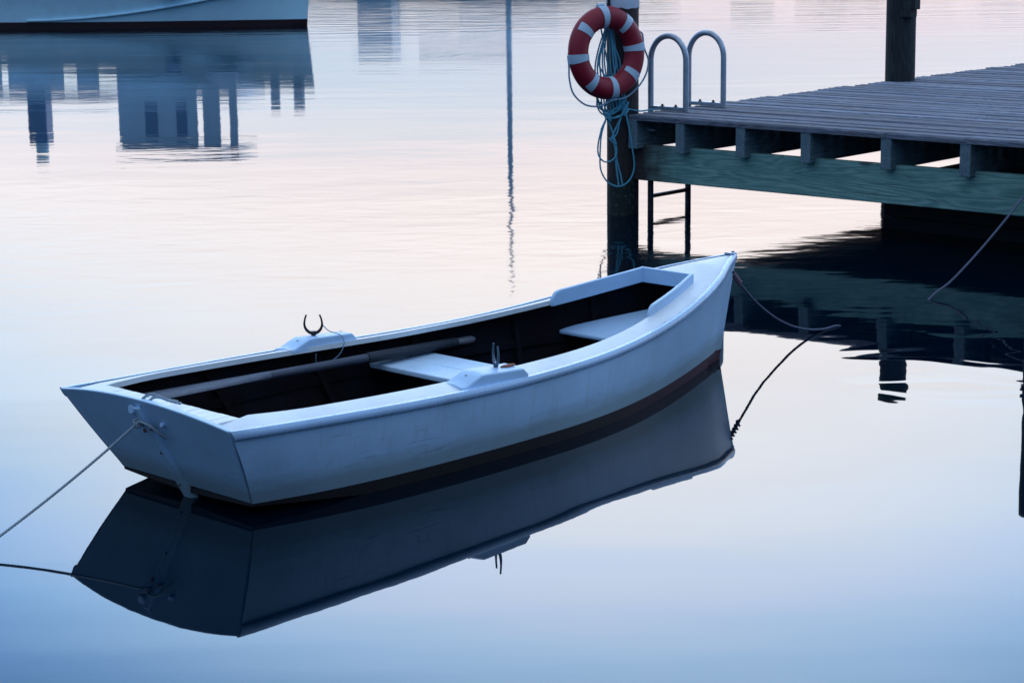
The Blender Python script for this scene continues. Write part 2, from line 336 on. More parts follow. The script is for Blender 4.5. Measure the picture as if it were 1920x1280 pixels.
def smooth_fn(xs, ys):
    """monotone-ish cubic through the points"""
    n = len(xs); d = [(ys[i+1]-ys[i])/(xs[i+1]-xs[i]) for i in range(n-1)]
    mm = [d[0]]+[(d[i-1]+d[i])/2 for i in range(1, n-1)]+[d[-1]]
    def f(x):
        x = min(max(x, xs[0]), xs[-1]); i = 0
        while i < n-2 and x > xs[i+1]: i += 1
        h = xs[i+1]-xs[i]; t = (x-xs[i])/h
        return (2*t**3-3*t*t+1)*ys[i]+(t**3-2*t*t+t)*h*mm[i]+(-2*t**3+3*t*t)*ys[i+1]+(t**3-t*t)*h*mm[i+1]
    return f

# ------------------------------------------------------------ water, far shore
bm = bmesh.new(); 
for x0, x1, y0, y1 in ((-3000, 3000, -600, 4500),):
    v = [bm.verts.new(p) for p in ((x0, y0, 0), (x1, y0, 0), (x1, y1, 0), (x0, y1, 0))]; bm.faces.new(v)
o = from_bm('water', bm, 'water'); o['kind'] = 'structure'
bm = bmesh.new(); rows = []
for j, (dy, hh) in enumerate(((0, -.3), (4, .5), (20, 1.2), (60, 2.0), (120, -1))):
    rows.append([(x, 430+dy+25*math.sin(x*.006)+10*math.sin(x*.021+2), hh) for x in range(-900, 901, 30)])
loft(bm, rows); o = from_bm('far_shore', bm, 'shore', smooth=True); o['kind'] = 'structure'
bm = bmesh.new()
for k in range(420):
    x = random.uniform(-700, 700); 
    if random.random() < .25*(1+math.sin(x*.02)): continue
    y = 455+25*math.sin(x*.006)+random.uniform(0, 40); hh = random.uniform(5, 10)*(.7+.5*noise.noise((x*.01, 0, 0)))
    mt = Matrix.Translation((x, y, hh*.5)) @ Matrix.Diagonal((random.uniform(3, 6), 3, hh*.6, 1))
    r_ = bmesh.ops.create_icosphere(bm, subdivisions=2, radius=1, matrix=mt)
    for v in r_['verts']: v.co += Vector(noise.noise_vector(v.co*.35))*1.1
o = from_bm('far_woods', bm, 'woods', weld=False); o['kind'] = 'stuff'

# ------------------------------------------------------------ the rowing boat (local x: stern to bow, local -y: the near, starboard side)
BL = 3.894
boat = empty('rowing_boat', 'white wooden rowing boat with dark interior moored beside the pier', 'boat', (-1.50613, 8.00349, 0), 0.80362)
tt = [0, .1, .2, .3, .4, .5, .6, .7, .8, .9, .96, 1]
SB = smooth_fn(tt, [.577, .606, .631, .641, .628, .592, .539, .466, .366, .220, .093, .012])   # half beam of the sheer
SZ = smooth_fn(tt, [.414, .398, .384, .372, .362, .357, .364, .392, .441, .503, .538, .558])   # sheer height
PB = smooth_fn([.205, .5, .8, 1.26, 1.7, 2.07, 2.45, 2.75, 3.1, 3.45, 3.76], [.437, .505, .545, .567, .565, .545, .485, .405, .285, .145, .010])  # half beam at the paint line
XP0, XP1, ZP = .205, 3.775, .055
def sheer(s, side, db=0, dz=0): return (s*BL, -side*(SB(s)+db), SZ(s)+dz)
def pline(s): x = XP0+s*(XP1-XP0); return x, PB(x), ZP+(.006 if s > .97 else 0)
CZ = smooth_fn([0, .1, .3, .6, .85, 1], [.043, .015, -.05, -.06, -.03, .0])
KZ = smooth_fn([0, .1, .3, .6, .9, 1], [.025, -.03, -.12, -.13, -.09, -.06])
def chine(s):
    x, b, z = pline(s); c = CZ(s); S0 = SB(s)
    k = (S0-b)/(SZ(s)-z); return (x-(.04*s if s > .9 else 0)*0, max(.004, b-k*(z-c)), c)
NS = 64; SS = [i/NS for i in range(NS+1)]
bm = bmesh.new()
for side in (1, -1):     # planked sides: a slight belly between sheer and paint line
    rows = []
    for s in SS:
        A = Vector(sheer(s, side)); x, b, z = pline(s); B = Vector((x, -side*b, z))
        rows.append([A.lerp(B, t)+Vector((0, -side*.012*math.sin(PI*t)*(1-s*.6), 0)) for t in [k/6 for k in range(7)]])
    loft(bm, rows)
hull = from_bm('hull', bm, 'hull', boat, smooth=True); 
bm = bmesh.new()
for side in (1, -1):
    rows = []
    for s in SS:
        x, b, z = pline(s); cx, cb, cz = chine(s)
        rows.append([(x, -side*b, z), (cx-.0, -side*cb, cz), (cx, -side*cb*.5, (cz+KZ(s))/2-.003), (cx, 0, KZ(s))])
    loft(bm, rows)
x, b, z = pline(0); c0 = chine(0)
bm.faces.new([bm.verts.new(p) for p in ((x, -b, z), (c0[0], -c0[1], c0[2]), (c0[0], 0, KZ(0)), (c0[0], c0[1], c0[2]), (x, b, z))])
from_bm('hull_bottom', bm, 'antifoul', boat, smooth=True)
# boot stripe edging at the waterline
# stem post
bm = bmesh.new(); rows = []
for k in range(13):
    t = k/12; xx = 3.773+(3.902-3.773)*t**1.05; z = .055+(.560-.055)*t; r = .016
    rows.append([(xx-.05, r+.01, z), (xx+.006, r, z), (xx+.018, 0, z), (xx+.006, -r, z), (xx-.05, -r-.01, z)])
V = loft(bm, rows); bm.faces.new(V[-1])
from_bm('stem_post', bm, 'hull', boat, smooth=True)
bm = bmesh.new(); rows = []
for k in range(9):
    t = k/8; xx = 3.70+(3.775-3.70)*t; z = -.09+(.0565+.09)*t; r = .015
    rows.append([(xx-.12, r, z), (xx+.006, r, z), (xx+.016, 0, z), (xx+.006, -r, z), (xx-.12, -r, z)])
loft(bm, rows); from_bm('stem_foot', bm, 'antifoul', boat, smooth=True)
# transom: raked plate with a crowned top, local thickness .03
def tr_pt(b, z):  # x on the raked outer face
    return .205*(1-(z-.055)/(.414-.055)) if z < .46 else 0
def crown(b): return .414+.050*max(0, 1-(b/.577)**2)
bm = bmesh.new(); outer = []; NB = 24
for k in range(NB+1):
    t = -1+2*k/NB
    outer.append((t*.577, crown(t*.577), t*.437))
front_rows = []; back_rows = []
for j in range(7):
    f = j/6; fr = []; br = []
    for (bt, zt, bb) in outer:
        zb = .055+.0*abs(bt); y = bt+(bb-bt)*f; z = zt+(zb-zt)*f
        xx = .205*(1-(z-.055)/.359); fr.append((xx-.004, -y*1.002, z)); br.append((xx+.030, -y*.985, z))
    front_rows.append(fr); back_rows.append(br)
F_ = loft(bm, front_rows); B_ = loft(bm, back_rows)
for k in range(NB): bm.faces.new((F_[0][k], F_[0][k+1], B_[0][k+1], B_[0][k])); bm.faces.new((F_[-1][k], B_[-1][k], B_[-1][k+1], F_[-1][k+1]))
for e in (0, NB):
    for j in range(6): bm.faces.new((F_[j][e], B_[j][e], B_[j+1][e], F_[j+1][e]))
transom = from_bm('transom', bm, 'hull', boat, smooth=True, bevel=.006)
# skeg batten down the middle of the transom
def trx(z): return .205*(1-(z-.055)/.359)-.004
bm = bmesh.new(); rows = []
for k in range(12):
    z = .425-(.425+.005)*k/11; x0 = trx(z); wd = .020+.014*(k/11)
    rows.append([(x0+.01, wd, z), (x0-.022, wd*.8, z), (x0-.026, 0, z), (x0-.022, -wd*.8, z), (x0+.01, -wd, z)])
V = loft(bm, rows); bm.faces.new(V[0]); bm.faces.new(V[-1][::-1])
from_bm('skeg_batten', bm, 'hull', transom, smooth=True, bevel=.003)
bm = bmesh.new(); cyl(bm, (trx(.40)+.01, .058, .405), (trx(.40)-.016, .058, .406), .021, 18); from_bm('wooden_plug', bm, 'rail', transom, smooth=True, bevel=.005)
bm = bmesh.new(); cyl(bm, (trx(.36)+.01, -.115, .362), (trx(.36)-.018, -.115, .364), .0105, 14); from_bm('wooden_plug', bm, 'rail', transom, smooth=True, bevel=.003)
for (yy, zz, rr, mt_) in ((.018, .318, .009, 'rust'), (-.004, .215, .005, 'black'), (.0, .06, .005, 'black'), (-.03, .33, .004, 'rust')):
    bm = bmesh.new(); cyl(bm, (trx(zz), yy, zz), (trx(zz)-.028, yy, zz), rr, 12); from_bm('bolt', bm, mt_, transom, smooth=True)
# interior lining, floor and ribs
IB = smooth_fn([.17, .4, .6, 1, 1.4, 1.8, 2.2, 2.6, 2.85, 3.1, 3.34], [.435, .485, .50, .51, .50, .475, .445, .378, .315, .245, .165])   # inner edge of the side decks
bm = bmesh.new()
for side in (1, -1):
    rows = []
    for s in SS[2:-3]:
        A = Vector(sheer(s, side, -.022, -.006)); cx, cb, cz = chine(s); zf = max(cz+.02, .03)
        B = Vector((cx+.02*(s < .1), -side*max(.003, cb-.02), zf)); rows.append([A.lerp(B, k/4) for k in range(5)]+[(B.x, 0, zf-.005)])
    loft(bm, rows)
s = SS[2]; A = sheer(s, 1, -.022, -.006); cx, cb, cz = chine(s); zf = max(cz+.02, .03)
bm.faces.new([bm.verts.new(p) for p in ((A[0], A[1], A[2]), (A[0], -A[1], A[2]), (cx, cb-.02, zf), (cx, -(cb-.02), zf))])
from_bm('inner_lining', bm, 'lining', boat, smooth=True)
for s in (.2, .36, .52, .68, .8):
    for side in (1, -1):
        bm = bmesh.new(); A = Vector(sheer(s, side, -.026, -.03)); cx, cb, cz = chine(s); B = Vector((cx, -side*(cb-.03), .04)); w_ = .016
        loft(bm, [[p+Vector((-w_, 0, 0)), p+Vector((-w_, side*.022, 0)), p+Vector((w_, side*.022, 0)), p+Vector((w_, 0, 0))] for p in (A, A.lerp(B, .5), B)])
        from_bm('rib', bm, 'lining', boat)
for side in (1, -1):
    bm = bmesh.new(); rows = []
    for i in range(30):
        s = .06+.80*i/29; x = s*BL; b = SB(s)-.045-(SB(s)-PB(min(3.7, x)))*.45; z = .205
        rows.append([(x, -side*(b+.02), z+.02), (x, -side*(b-.008), z+.02), (x, -side*(b-.008), z-.02), (x, -side*(b+.02), z-.02)])
    loft(bm, rows); from_bm('seat_riser', bm, 'lining', boat)
bm = bmesh.new()
for k in range(-3, 4):
    box(bm, .35, 2.45, k*.115-.05, k*.115+.05, .052, .066)
from_bm('floor_boards', bm, 'lining', boat, bevel=.003)
# side decks and foredeck
def deck_rows(side):
    rows = []
    for i in range(70):
        s = .0+.858*i/69; x = max(.026, s*BL); b = SB(s)+.004; z = SZ(s)-.012*max(0, 1-s*20)
        bi = IB(max(.17, x)) if x > .152 else .445; zi = z+.020-.014*max(0, 1-s*20)
        rows.append([(x, -side*(b-.006), z-.006), (x, -side*(b*.5+bi*.5), z+.010), (x, -side*bi, zi), (x, -side*bi, zi-.024), (x, -side*(b-.01), z-.026)])
    return rows
bm = bmesh.new()
for side in (1, -1): loft(bm, deck_rows(side))
rows = []
for i in range(24):
    s = .858+(1-.858)*i/23; b = SB(s)+.004; z = SZ(s); x = s*BL
    rows.append([(x, -(b-.006*min(1, b/.05))*k/4, z-.006+.026*(1-abs(k/4)**2)*min(1, b/.16)) for k in range(-4, 5)])
loft(bm, rows)
from_bm('side_deck', bm, 'deck', boat, smooth=True)
bm = bmesh.new()   # short stern deck of narrow boards laid fore and aft
for k in range(-7, 7):
    y0 = k*.064; box(bm, .035, .152+random.uniform(-.001, .001), y0+.0012, y0+.0628, .396, .421+random.uniform(-.0008, .0008))
from_bm('stern_deck', bm, 'deck', boat, bevel=.0015)
# rub rail : rounded moulding round the sheer
bm = bmesh.new()
for side in (1, -1):
    rows = []
    for i in range(90):
        s = i/89; A = Vector(sheer(s, side)); nxt = Vector(sheer(min(1, s+.01), side))-Vector(sheer(max(0, s-.01), side)); nxt.z = 0; nxt.normalize()
        nrm = Vector((-nxt.y, nxt.x, 0))*(-side)*1.0
        if nrm.y*(-side) < 0: nrm = -nrm
        prof = [(-.016, .003), (-.004, .0055), (.006, .003), (.0125, -.006), (.0145, -.016), (.0125, -.027), (.006, -.035), (-.002, -.039), (-.014, -.040)]
        g_ = min(1, .35+s*30); rk = .571*max(0, 1-s*40); rows.append([A+nrm*(p[0]*(g_ if p[0] > 0 else 1))+Vector((rk*-p[1], 0, p[1])) for p in prof])
    V = loft(bm, rows); bm.faces.new(V[0])
from_bm('rub_rail', bm, 'rail', boat, smooth=True)
bm = bmesh.new(); loft(bm, [[(3.86, .03, z), (3.905, .014, z), (3.914, 0, z), (3.905, -.014, z), (3.86, -.03, z)] for z in (.515, .54, .566, .5661)])
bmesh.ops.contextual_create(bm, geom=[e for e in bm.edges if e.is_boundary and all(abs(v.co.z-.5661) < 1e-4 for v in e.verts)])
from_bm('bow_cap', bm, 'rail', boat, smooth=True, bevel=.004)
bm = bmesh.new(); cyl(bm, (3.895, 0, .56), (3.895, 0, .571), .009, 12); from_bm('bolt', bm, 'iron', boat, smooth=True)
# coaming : two rounded-ended side boards and the cross board
def coam_side(side):
    bm = bmesh.new(); P = []
    for i in range(26):
        t = i/25; x = 2.80+(3.345-2.80)*t; b = IB(min(3.34, x))-(.002); zb = SZ(x/BL)-.012
        top = SZ(x/BL)+.020+ .046*min(1, math.sqrt(max(0, 1-(1-min(1, t*9))**2)))
        P.append((x, b, zb, top))
    rows = [[(x, -side*(b+.010), zb), (x, -side*(b+.010), tp), (x, -side*(b-.012), tp), (x, -side*(b-.012), zb)] for x, b, zb, tp in P]
    V = loft(bm, rows); bm.faces.new(V[0]); bm.faces.new(V[-1][::-1])
    for A, B in zip(V, V[1:]): bm.faces.new((A[3], A[0], B[0], B[3]))
    return bm
for side in (1, -1): from_bm('coaming', coam_side(side), 'trim', boat, smooth=True, bevel=.004)
bm = bmesh.new(); zc = SZ(3.345/BL); box(bm, 3.330, 3.353, -.160, .160, zc-.016, zc+.063); from_bm('coaming', bm, 'trim', boat, bevel=.004)
# seats
bm = bmesh.new()
for (x0, x1) in ((1.735, 1.915), (1.918, 2.10)):
    v = [bm.verts.new(p) for p in ((x0, -.548, .214), (x1, -.535, .214), (x1, .535, .214), (x0, .548, .214), (x0, -.548, .240), (x1, -.535, .240), (x1, .535, .240), (x0, .548, .240))]
    for f in ((0, 1, 2, 3), (4, 7, 6, 5), (0, 4, 5, 1), (1, 5, 6, 2), (2, 6, 7, 3), (3, 7, 4, 0)): bm.faces.new([v[i] for i in f])
from_bm('seat', bm, 'seat', boat, bevel=.006)
bm = bmesh.new(); rows = []
for i in range(20):
    t = i/19; x = 2.90+.62*t; z = .245+.165*(x-2.9); bb = .385*(1-.0*t)-.36*t**1.15
    bb = min(bb, SB(x/BL)-.055) if t > .1 else bb-.02*(1-t*10)
    rows.append([(x, -bb, z-.022), (x, -bb, z), (x, bb, z), (x, bb, z-.022)])
V = loft(bm, rows); bm.faces.new(V[0]); bm.faces.new(V[-1][::-1])
for A, B in zip(V, V[1:]): bm.faces.new((A[3], A[0], B[0], B[3]))
from_bm('bow_seat', bm, 'trim', boat, bevel=.008)
bm = bmesh.new()
for side in (1, -1):
    for i in range(22):
        s = .04+.80*i/21; x = s*BL+random.uniform(-.02, .02); bo = SB(s)-.025; z = SZ(s)-.002
        c = Vector((x, -side*(bo+random.uniform(-.004, .004)), z+.0012))
        bm.faces.new([bm.verts.new(c+Vector((.004*math.cos(a*PI/4), .004*math.sin(a*PI/4), .0008))) for a in range(8)])
for x in (1.78, 1.86, 1.97, 2.06):
    for y in (-.5, .5, -.02, .02) if x in (1.86, 1.97) else (-.5, .5):
        c = Vector((x, y, .2408)); bm.faces.new([bm.verts.new(c+Vector((.005*math.cos(a*PI/4), .005*math.sin(a*PI/4), 0))) for a in range(8)])
for side in (1, -1):
    for x in (1.30, 1.36, 1.57):
        h0 = .050 if x > 1.33 else .040
        c = Vector((x, -side*.560, SZ(x/BL)+h0+.0085)); bm.faces.new([bm.verts.new(c+Vector((.006*math.cos(a*PI/4), .006*math.sin(a*PI/4), 0))) for a in range(8)])
o = from_bm('screw_heads', bm, 'iron', boat, weld=False); o['kind'] = 'stuff'
# oarlock pads with their horns
def pad(side, xa, xb, yb_in, yb_out, zdeck):
    bm = bmesh.new(); n = 14; rows = []
    for i in range(n+1):
        t = i/n; x = xa+(xb-xa)*t
        hgt = .052*min(1, t/.30)**.9 if t < .30 else (.052-.010*max(0, (t-.30))/.7)
        if t > .93: hgt *= math.sqrt(max(.05, 1-((t-.93)/.075)**2))
        hgt = max(hgt, .010)
        z0 = SZ(x/BL)-.004
        rows.append([(x, -side*yb_out, z0), (x, -side*(yb_out-.002), z0+hgt+.004), (x, -side*((yb_in+yb_out)/2), z0+hgt+.013), (x, -side*yb_in, z0+hgt+.012), (x, -side*(yb_in-.002), z0+.01)])
    V = loft(bm, rows); bm.faces.new(V[0]); bm.faces.new(V[-1][::-1])
    p = from_bm('oarlock_pad', bm, 'trim', boat, smooth=True, bevel=.006, seg=3)
    return p
def horn(parent, x, side, yy, z, rot):
    bm = bmesh.new(); path = []; R = .042
    for k in range(25):
        a = math.radians(-196+212*k/24); path.append(Vector((R*math.cos(a), 0, R*1.1*math.sin(a))))
    e_, f_ = path[-1], path[0]
    path = [f_+Vector((.009, 0, .030)), f_+Vector((.006, 0, .022)), f_+Vector((.002, 0, .011))]+path+[e_+Vector((-.002, 0, .011)), e_+Vector((-.006, 0, .022)), e_+Vector((-.009, 0, .030))]
    tube(bm, path, lambda t: .0042+.0040*math.sin(PI*t)**2, 10)
    cyl(bm, (0, 0, -.036), (0, 0, -.075), .0125, 12, .010)
    bmesh.ops.transform(bm, matrix=Matrix.Translation((x, -side*yy, z+.066)) @ Matrix.Rotation(rot, 4, 'Z'), verts=bm.verts)
    return bm
pn = pad(1, 1.215, 1.625, .505, .628, 0)
ph_n = from_bm('oarlock', horn(pn, 1.49, 1, .555, SZ(.38)+.046, math.radians(60)), 'bronze', pn, smooth=True)
bm = bmesh.new()
bmesh.ops.create_circle(bm, cap_ends=True, segments=14, radius=1, matrix=Matrix.Translation((1.545, -.575, SZ(.39)+.0585)) @ Matrix.Rotation(.12, 4, 'X') @ Matrix.Diagonal((.045, .012, 1, 1)))
bmesh.ops.solidify(bm, geom=bm.faces[:], thickness=.006)
from_bm('rusty_plate', bm, 'rust', pn)
pf = pad(-1, 1.215, 1.625, .505, .628, 0)
from_bm('oarlock', horn(pf, 1.40, -1, .56, SZ(.36)+.050, math.radians(-46)), 'iron', pf, smooth=True)
bm = bmesh.new()
tube(bm, catmull([(1.44, .545, .475), (1.47, .53, .44), (1.50, .50, .425), (1.52, .49, .405), (1.525, .487, .37), (1.50, .50, .32), (1.44, .52, .29), (1.38, .52, .30), (1.36, .50, .35)], 8), .0022, 6)
from_bm('lanyard', bm, 'grab_rope', pf, smooth=True)
# oar lying on the seat
oar = empty('oar', 'long wooden oar lying inside the white rowing boat', 'oar')
oar.location = boat.location; oar.rotation_euler = boat.rotation_euler
A = Vector((.30, .395, .345)); B = Vector((2.39, .480, .262)); D = (B-A)
def oarseg(t0, t1, r0, r1, name, mt_, flat=1.0, shape=None, n=24):
    bm = bmesh.new(); d = D.normalized(); sd = d.cross(Vector((0, 0, 1))).normalized(); up = sd.cross(d); rings = []
    for i in range(n+1):
        t = i/n; c = A+D*(t0+(t1-t0)*t); rr = r0+(r1-r0)*t; wd, th = (shape(t) if shape else (rr, rr)); ring = []
        for k in range(16):
            a = 2*PI*k/16; ring.append(bm.verts.new(c+sd*math.cos(a)*wd+up*math.sin(a)*th))
        rings.append(ring)
    for P_, Q_ in zip(rings, rings[1:]):
        for k in range(16): bm.faces.new((P_[k], P_[(k+1) % 16], Q_[(k+1) % 16], Q_[k]))
    bm.faces.new(rings[0][::-1]); bm.faces.new(rings[-1])
    return from_bm(name, bm, mt_, oar, smooth=True)
oarseg(0, .34, 0, 0, 'blade', 'oar_blade', shape=lambda t: (.062*(1-t)**.6*(min(1, .55+t*6)) + .021, .010+.011*t))
oarseg(.338, .64, .0205, .0225, 'shaft', 'oar_shaft')
oarseg(.638, .935, .0265, .0255, 'leather_sleeve', 'oar_sleeve')
oarseg(.93, 1.0, 0, 0, 'grip', 'oar_grip', shape=lambda t: (.0165+.004*math.sin(PI*t), (.0165+.004*math.sin(PI*t))) if t < .93 else (.012, .012))

def bl(x, y, z):   # boat-local to world
    c, s = math.cos(0.80362), math.sin(0.80362); return Vector((-1.50613+x*c-y*s, 8.00349+x*s+y*c, z))
# stern mooring line
t_ = empty('stern_mooring_rope', 'pale grey rope tied over the stern board and running to the lower left', 'rope')
bm = bmesh.new(); k0 = bl(trx(.36)-.035, .022, .353); end = Vector((-2.09, 7.29, -.01)); far_ = end+(end-k0)*.25
rope(bm, [k0]+[k0.lerp(end, t)-Vector((0, 0, .018*4*t*(1-t))) for t in (.2, .4, .6, .8)]+[end, far_+Vector((0, 0, -.12))], .0052)
from_bm('mooring_line', bm, 'grey_rope', t_, smooth=True)
bm = bmesh.new()
rope(bm, [bl(trx(.35)-.034, .03, .350), bl(.02, .005, .39), bl(-.012, -.018, .435), bl(-.005, -.028, .468), bl(.03, -.045, .478), bl(.07, -.07, .455), bl(.12, -.085, .437)], .0058)
rope(bm, [bl(trx(.35)-.034, .01, .352), bl(.025, -.022, .40), bl(.0, -.05, .44), bl(.0, -.062, .462), bl(.03, -.075, .472), bl(.07, -.10, .452), bl(.11, -.12, .437)], .0058)
rope(bm, [bl(trx(.36)-.036, .015, .362), bl(trx(.37)-.037, -.03, .366), bl(trx(.36)-.036, -.07, .355), bl(trx(.33)-.028, -.095, .325), bl(trx(.30)-.018, -.105, .300)], .0058)
from_bm('hitch', bm, 'grey_rope', t_, smooth=True)
bm = bmesh.new(); c = bl(trx(.355)-.034, .02, .354); P = []
for k in range(40):
    a = k/40*2*PI*3; P.append(c+Vector((math.cos(a)*.017, math.sin(a)*.012, (k/40-.5)*.022+math.sin(a)*.008)))
rope(bm, P, .0058, 3); from_bm('knot', bm, 'grey_rope', t_, smooth=True)
# bow mooring line
t_ = empty('bow_mooring_rope', 'dark rope sagging from the bow of the white rowing boat into the water', 'rope')
e0 = bl(3.875, -.012, .455); e1 = Vector((1.90, 11.56, .0))
bm = bmesh.new(); pts = []
for t in (0, .12, .25, .4, .55, .7, .85, 1):
    p = e0.lerp(e1, t); p.z = .455*(1-t)**2.3; pts.append(p)
pts += [e1+(e1-e0)*.06+Vector((0, 0, -.03)), e1+(e1-e0)*.2+Vector((0, 0, -.2))]
rope(bm, pts, .0068); from_bm('mooring_line', bm, 'dark_rope', t_, smooth=True)
bm = bmesh.new(); P = []
d = (pts[1]-pts[0]).normalized()
for k in range(60):
    a = k/60*2*PI*5; u_ = d.cross(Vector((0, 0, 1))).normalized(); v_ = u_.cross(d)
    P.append(e0+d*(k/60*.12-.01)+u_*math.cos(a)*.012+v_*math.sin(a)*.012)
rope(bm, P, .0065, 3); from_bm('knot', bm, 'frayed', t_, smooth=True)

# ------------------------------------------------------------ the pier
KX, KY, KA, ZD = .94022, 16.06394, -.72696, .81336
def pw(u, v, z): c, s = math.cos(KA), math.sin(KA); return Vector((KX+u*c-v*s, KY+u*s+v*c, z))
pier = empty('pier', 'weathered grey plank pier on green treated beams and dark piles', 'pier', (KX, KY, 0), KA)
JU = [.0, .46, 1.03, 1.615, 2.30, 2.935, 3.56, 4.18, 4.8, 5.4]; JW = .085
PL_END, V_END = 6.0, 11.0
bm = bmesh.new(); blay = bm.verts.layers.float.new('board'); v = 0; k = 0; bid = 0
HOLES = [(.07, 4.0, .15), (3.78, .35, .15)]
while v < V_END:
    wdt = .138+random.uniform(-.004, .004); u0 = random.uniform(-.025, .03) if k else 0.0
    z = ZD+random.uniform(-.007, .004)-.002; cup = .005
    joints = [u0]+([JU[4]+.045] if k % 3 == 0 else [JU[5]+.04] if k % 3 == 1 else [])+[PL_END]
    if k == 0: joints = [u0, JU[3]+.05, JU[4]+.04, JU[5]+.045, PL_END]
    for a, b_ in zip(joints, joints[1:]):
        a2, b2 = a+.002, b_-.002; rows = []; n = max(2, int((b2-a2)/.12)); ph = random.uniform(0, 50); dz = random.uniform(-.0015, .0015)
        for i in range(n+1):
            u = a2+(b2-a2)*i/n; wv = .0022*noise.noise((u*1.3, ph, 0)); e = .003*noise.noise((u*3, ph, 5)); zz = z+dz+wv
            rows.append([(u, v+.0, zz-.040), (u, v-.0+e*.5, zz-.010), (u, v+.012+e*.5, zz+cup), (u, v+wdt*.3, zz+.001), (u, v+wdt*.5, zz-.001), (u, v+wdt*.7, zz+.001), (u, v+wdt-.012, zz+cup-.001), (u, v+wdt, zz-.010), (u, v+wdt, zz-.040)])
        V = loft(bm, rows)
        for A, B in zip(V, V[1:]): bm.faces.new((A[-1], A[0], B[0], B[-1]))
        bm.faces.new(V[0]); bm.faces.new(V[-1][::-1]); bid += 1
        for row in V:
            for q in row: q[blay] = bid*1.37
    v += wdt+random.uniform(.006, .022); k += 1
from_bm('decking', bm, 'plank', pier, bevel=0)
# nail heads
bm = bmesh.new()
for k in range(60):
    for u in JU[:9]:
        for dv in (.03, .105):
            if random.random() < .3: continue
            c = (u+JW/2+random.uniform(-.02, .02), k*.147+dv+random.uniform(-.01, .01), ZD+.0025)
            r_ = .005
            vs_ = [bm.verts.new((c[0]+r_*math.cos(a*PI/3), c[1]+r_*math.sin(a*PI/3), c[2])) for a in range(6)]; bm.faces.new(vs_)
o = from_bm('nails', bm, 'iron', pier, weld=False); o['kind'] = 'stuff'
for i, u in enumerate(JU):
    bm = bmesh.new(); box(bm, u, u+JW, 0.006 if i else .0, V_END-.3, ZD-.276+random.uniform(-.006, .004), ZD-.0445, .0015); from_bm('joist', bm, 'joist', pier, bevel=.005)
bm = bmesh.new(); box(bm, -.012, PL_END, .085, .165, .283, .566); from_bm('beam', bm, 'beam', pier, bevel=.006)
bm = bmesh.new(); box(bm, -.05, PL_END, 3.9, 4.0, .25, .53); from_bm('beam', bm, 'beam', pier, bevel=.006)
bm = bmesh.new(); box(bm, -.05, PL_END, 7.9, 8.0, .25, .53); from_bm('beam', bm, 'beam', pier, bevel=.006)
bm = bmesh.new(); cyl(bm, (.084, .14, .68), (.16, .14, .68), .011, 10); from_bm('bolt', bm, 'alu', pier, smooth=True)
def pile(u, v, z0, z1, r, mt_, lean=(0, 0), seed=0, parent=None):
    bm = bmesh.new(); rows = []; n = 40; sd = 28
    for i in range(n+1):
        t = i/n; z = z0+(z1-z0)*t; row = []
        for k in range(sd+1):
            a = 2*PI*(k % sd)/sd; q = Vector((math.cos(a), math.sin(a), z*.5))
            rr = r*(1+.035*noise.noise(q*1.3+Vector((seed, 0, 0)))+.02*noise.noise(Vector((q.x*4, q.y*4, z*1.2+seed))))
            row.append((u+math.cos(a)*rr+lean[0]*z, v+math.sin(a)*rr+lean[1]*z, z))
        rows.append(row)
    V = loft(bm, rows); bm.faces.new(V[-1][:-1])
    return from_bm('piling', bm, mt_, parent or pier, smooth=True)
pk = pile(-.135, .10, -.8, 2.1, .128, 'pile', (.0, .0), 3)
bm = bmesh.new(); rows = []       # white painted sleeve round the pile head, lower edge torn
for i in range(9):
    row = []
    for k in range(33):
        a = 2*PI*(k % 32)/32; z0 = 1.632+.018*noise.noise((math.cos(a)*2, math.sin(a)*2, 3)); z = z0+(2.12-z0)*i/8
        row.append((-.135+math.cos(a)*.1335, .10+math.sin(a)*.1335, z))
    rows.append(row)
V = loft(bm, rows); bm.faces.new(V[-1][:-1]); from_bm('pile_sleeve', bm, 'white_wood', pk, smooth=True)
p2 = pile(.07, 4.0, -.8, 2.28, .138, 'pile_dark', (-.008, 0), 11)
bm = bmesh.new(); box(bm, .12, .27, 3.88, 3.98, 1.47, 1.62); box(bm, .12, .235, 3.87, 3.985, 1.40, 1.4695); from_bm('bracket', bm, 'pile_dark', p2, bevel=.006)
pile(3.73, -.16, -.8, 1.72, .14, 'pile_dark', (0, 0), 21)
pile(3.2, 4.1, -.8, .52, .13, 'pile_dark', (0, 0), 25)
bm = bmesh.new()                   # near-black timber crib under the pier
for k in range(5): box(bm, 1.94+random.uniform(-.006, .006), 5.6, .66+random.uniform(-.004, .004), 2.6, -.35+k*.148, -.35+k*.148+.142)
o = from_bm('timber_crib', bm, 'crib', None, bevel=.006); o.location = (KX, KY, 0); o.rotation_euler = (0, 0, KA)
o['label'] = 'black timber crib in the shade under the right side of the pier'; o['category'] = 'crib'

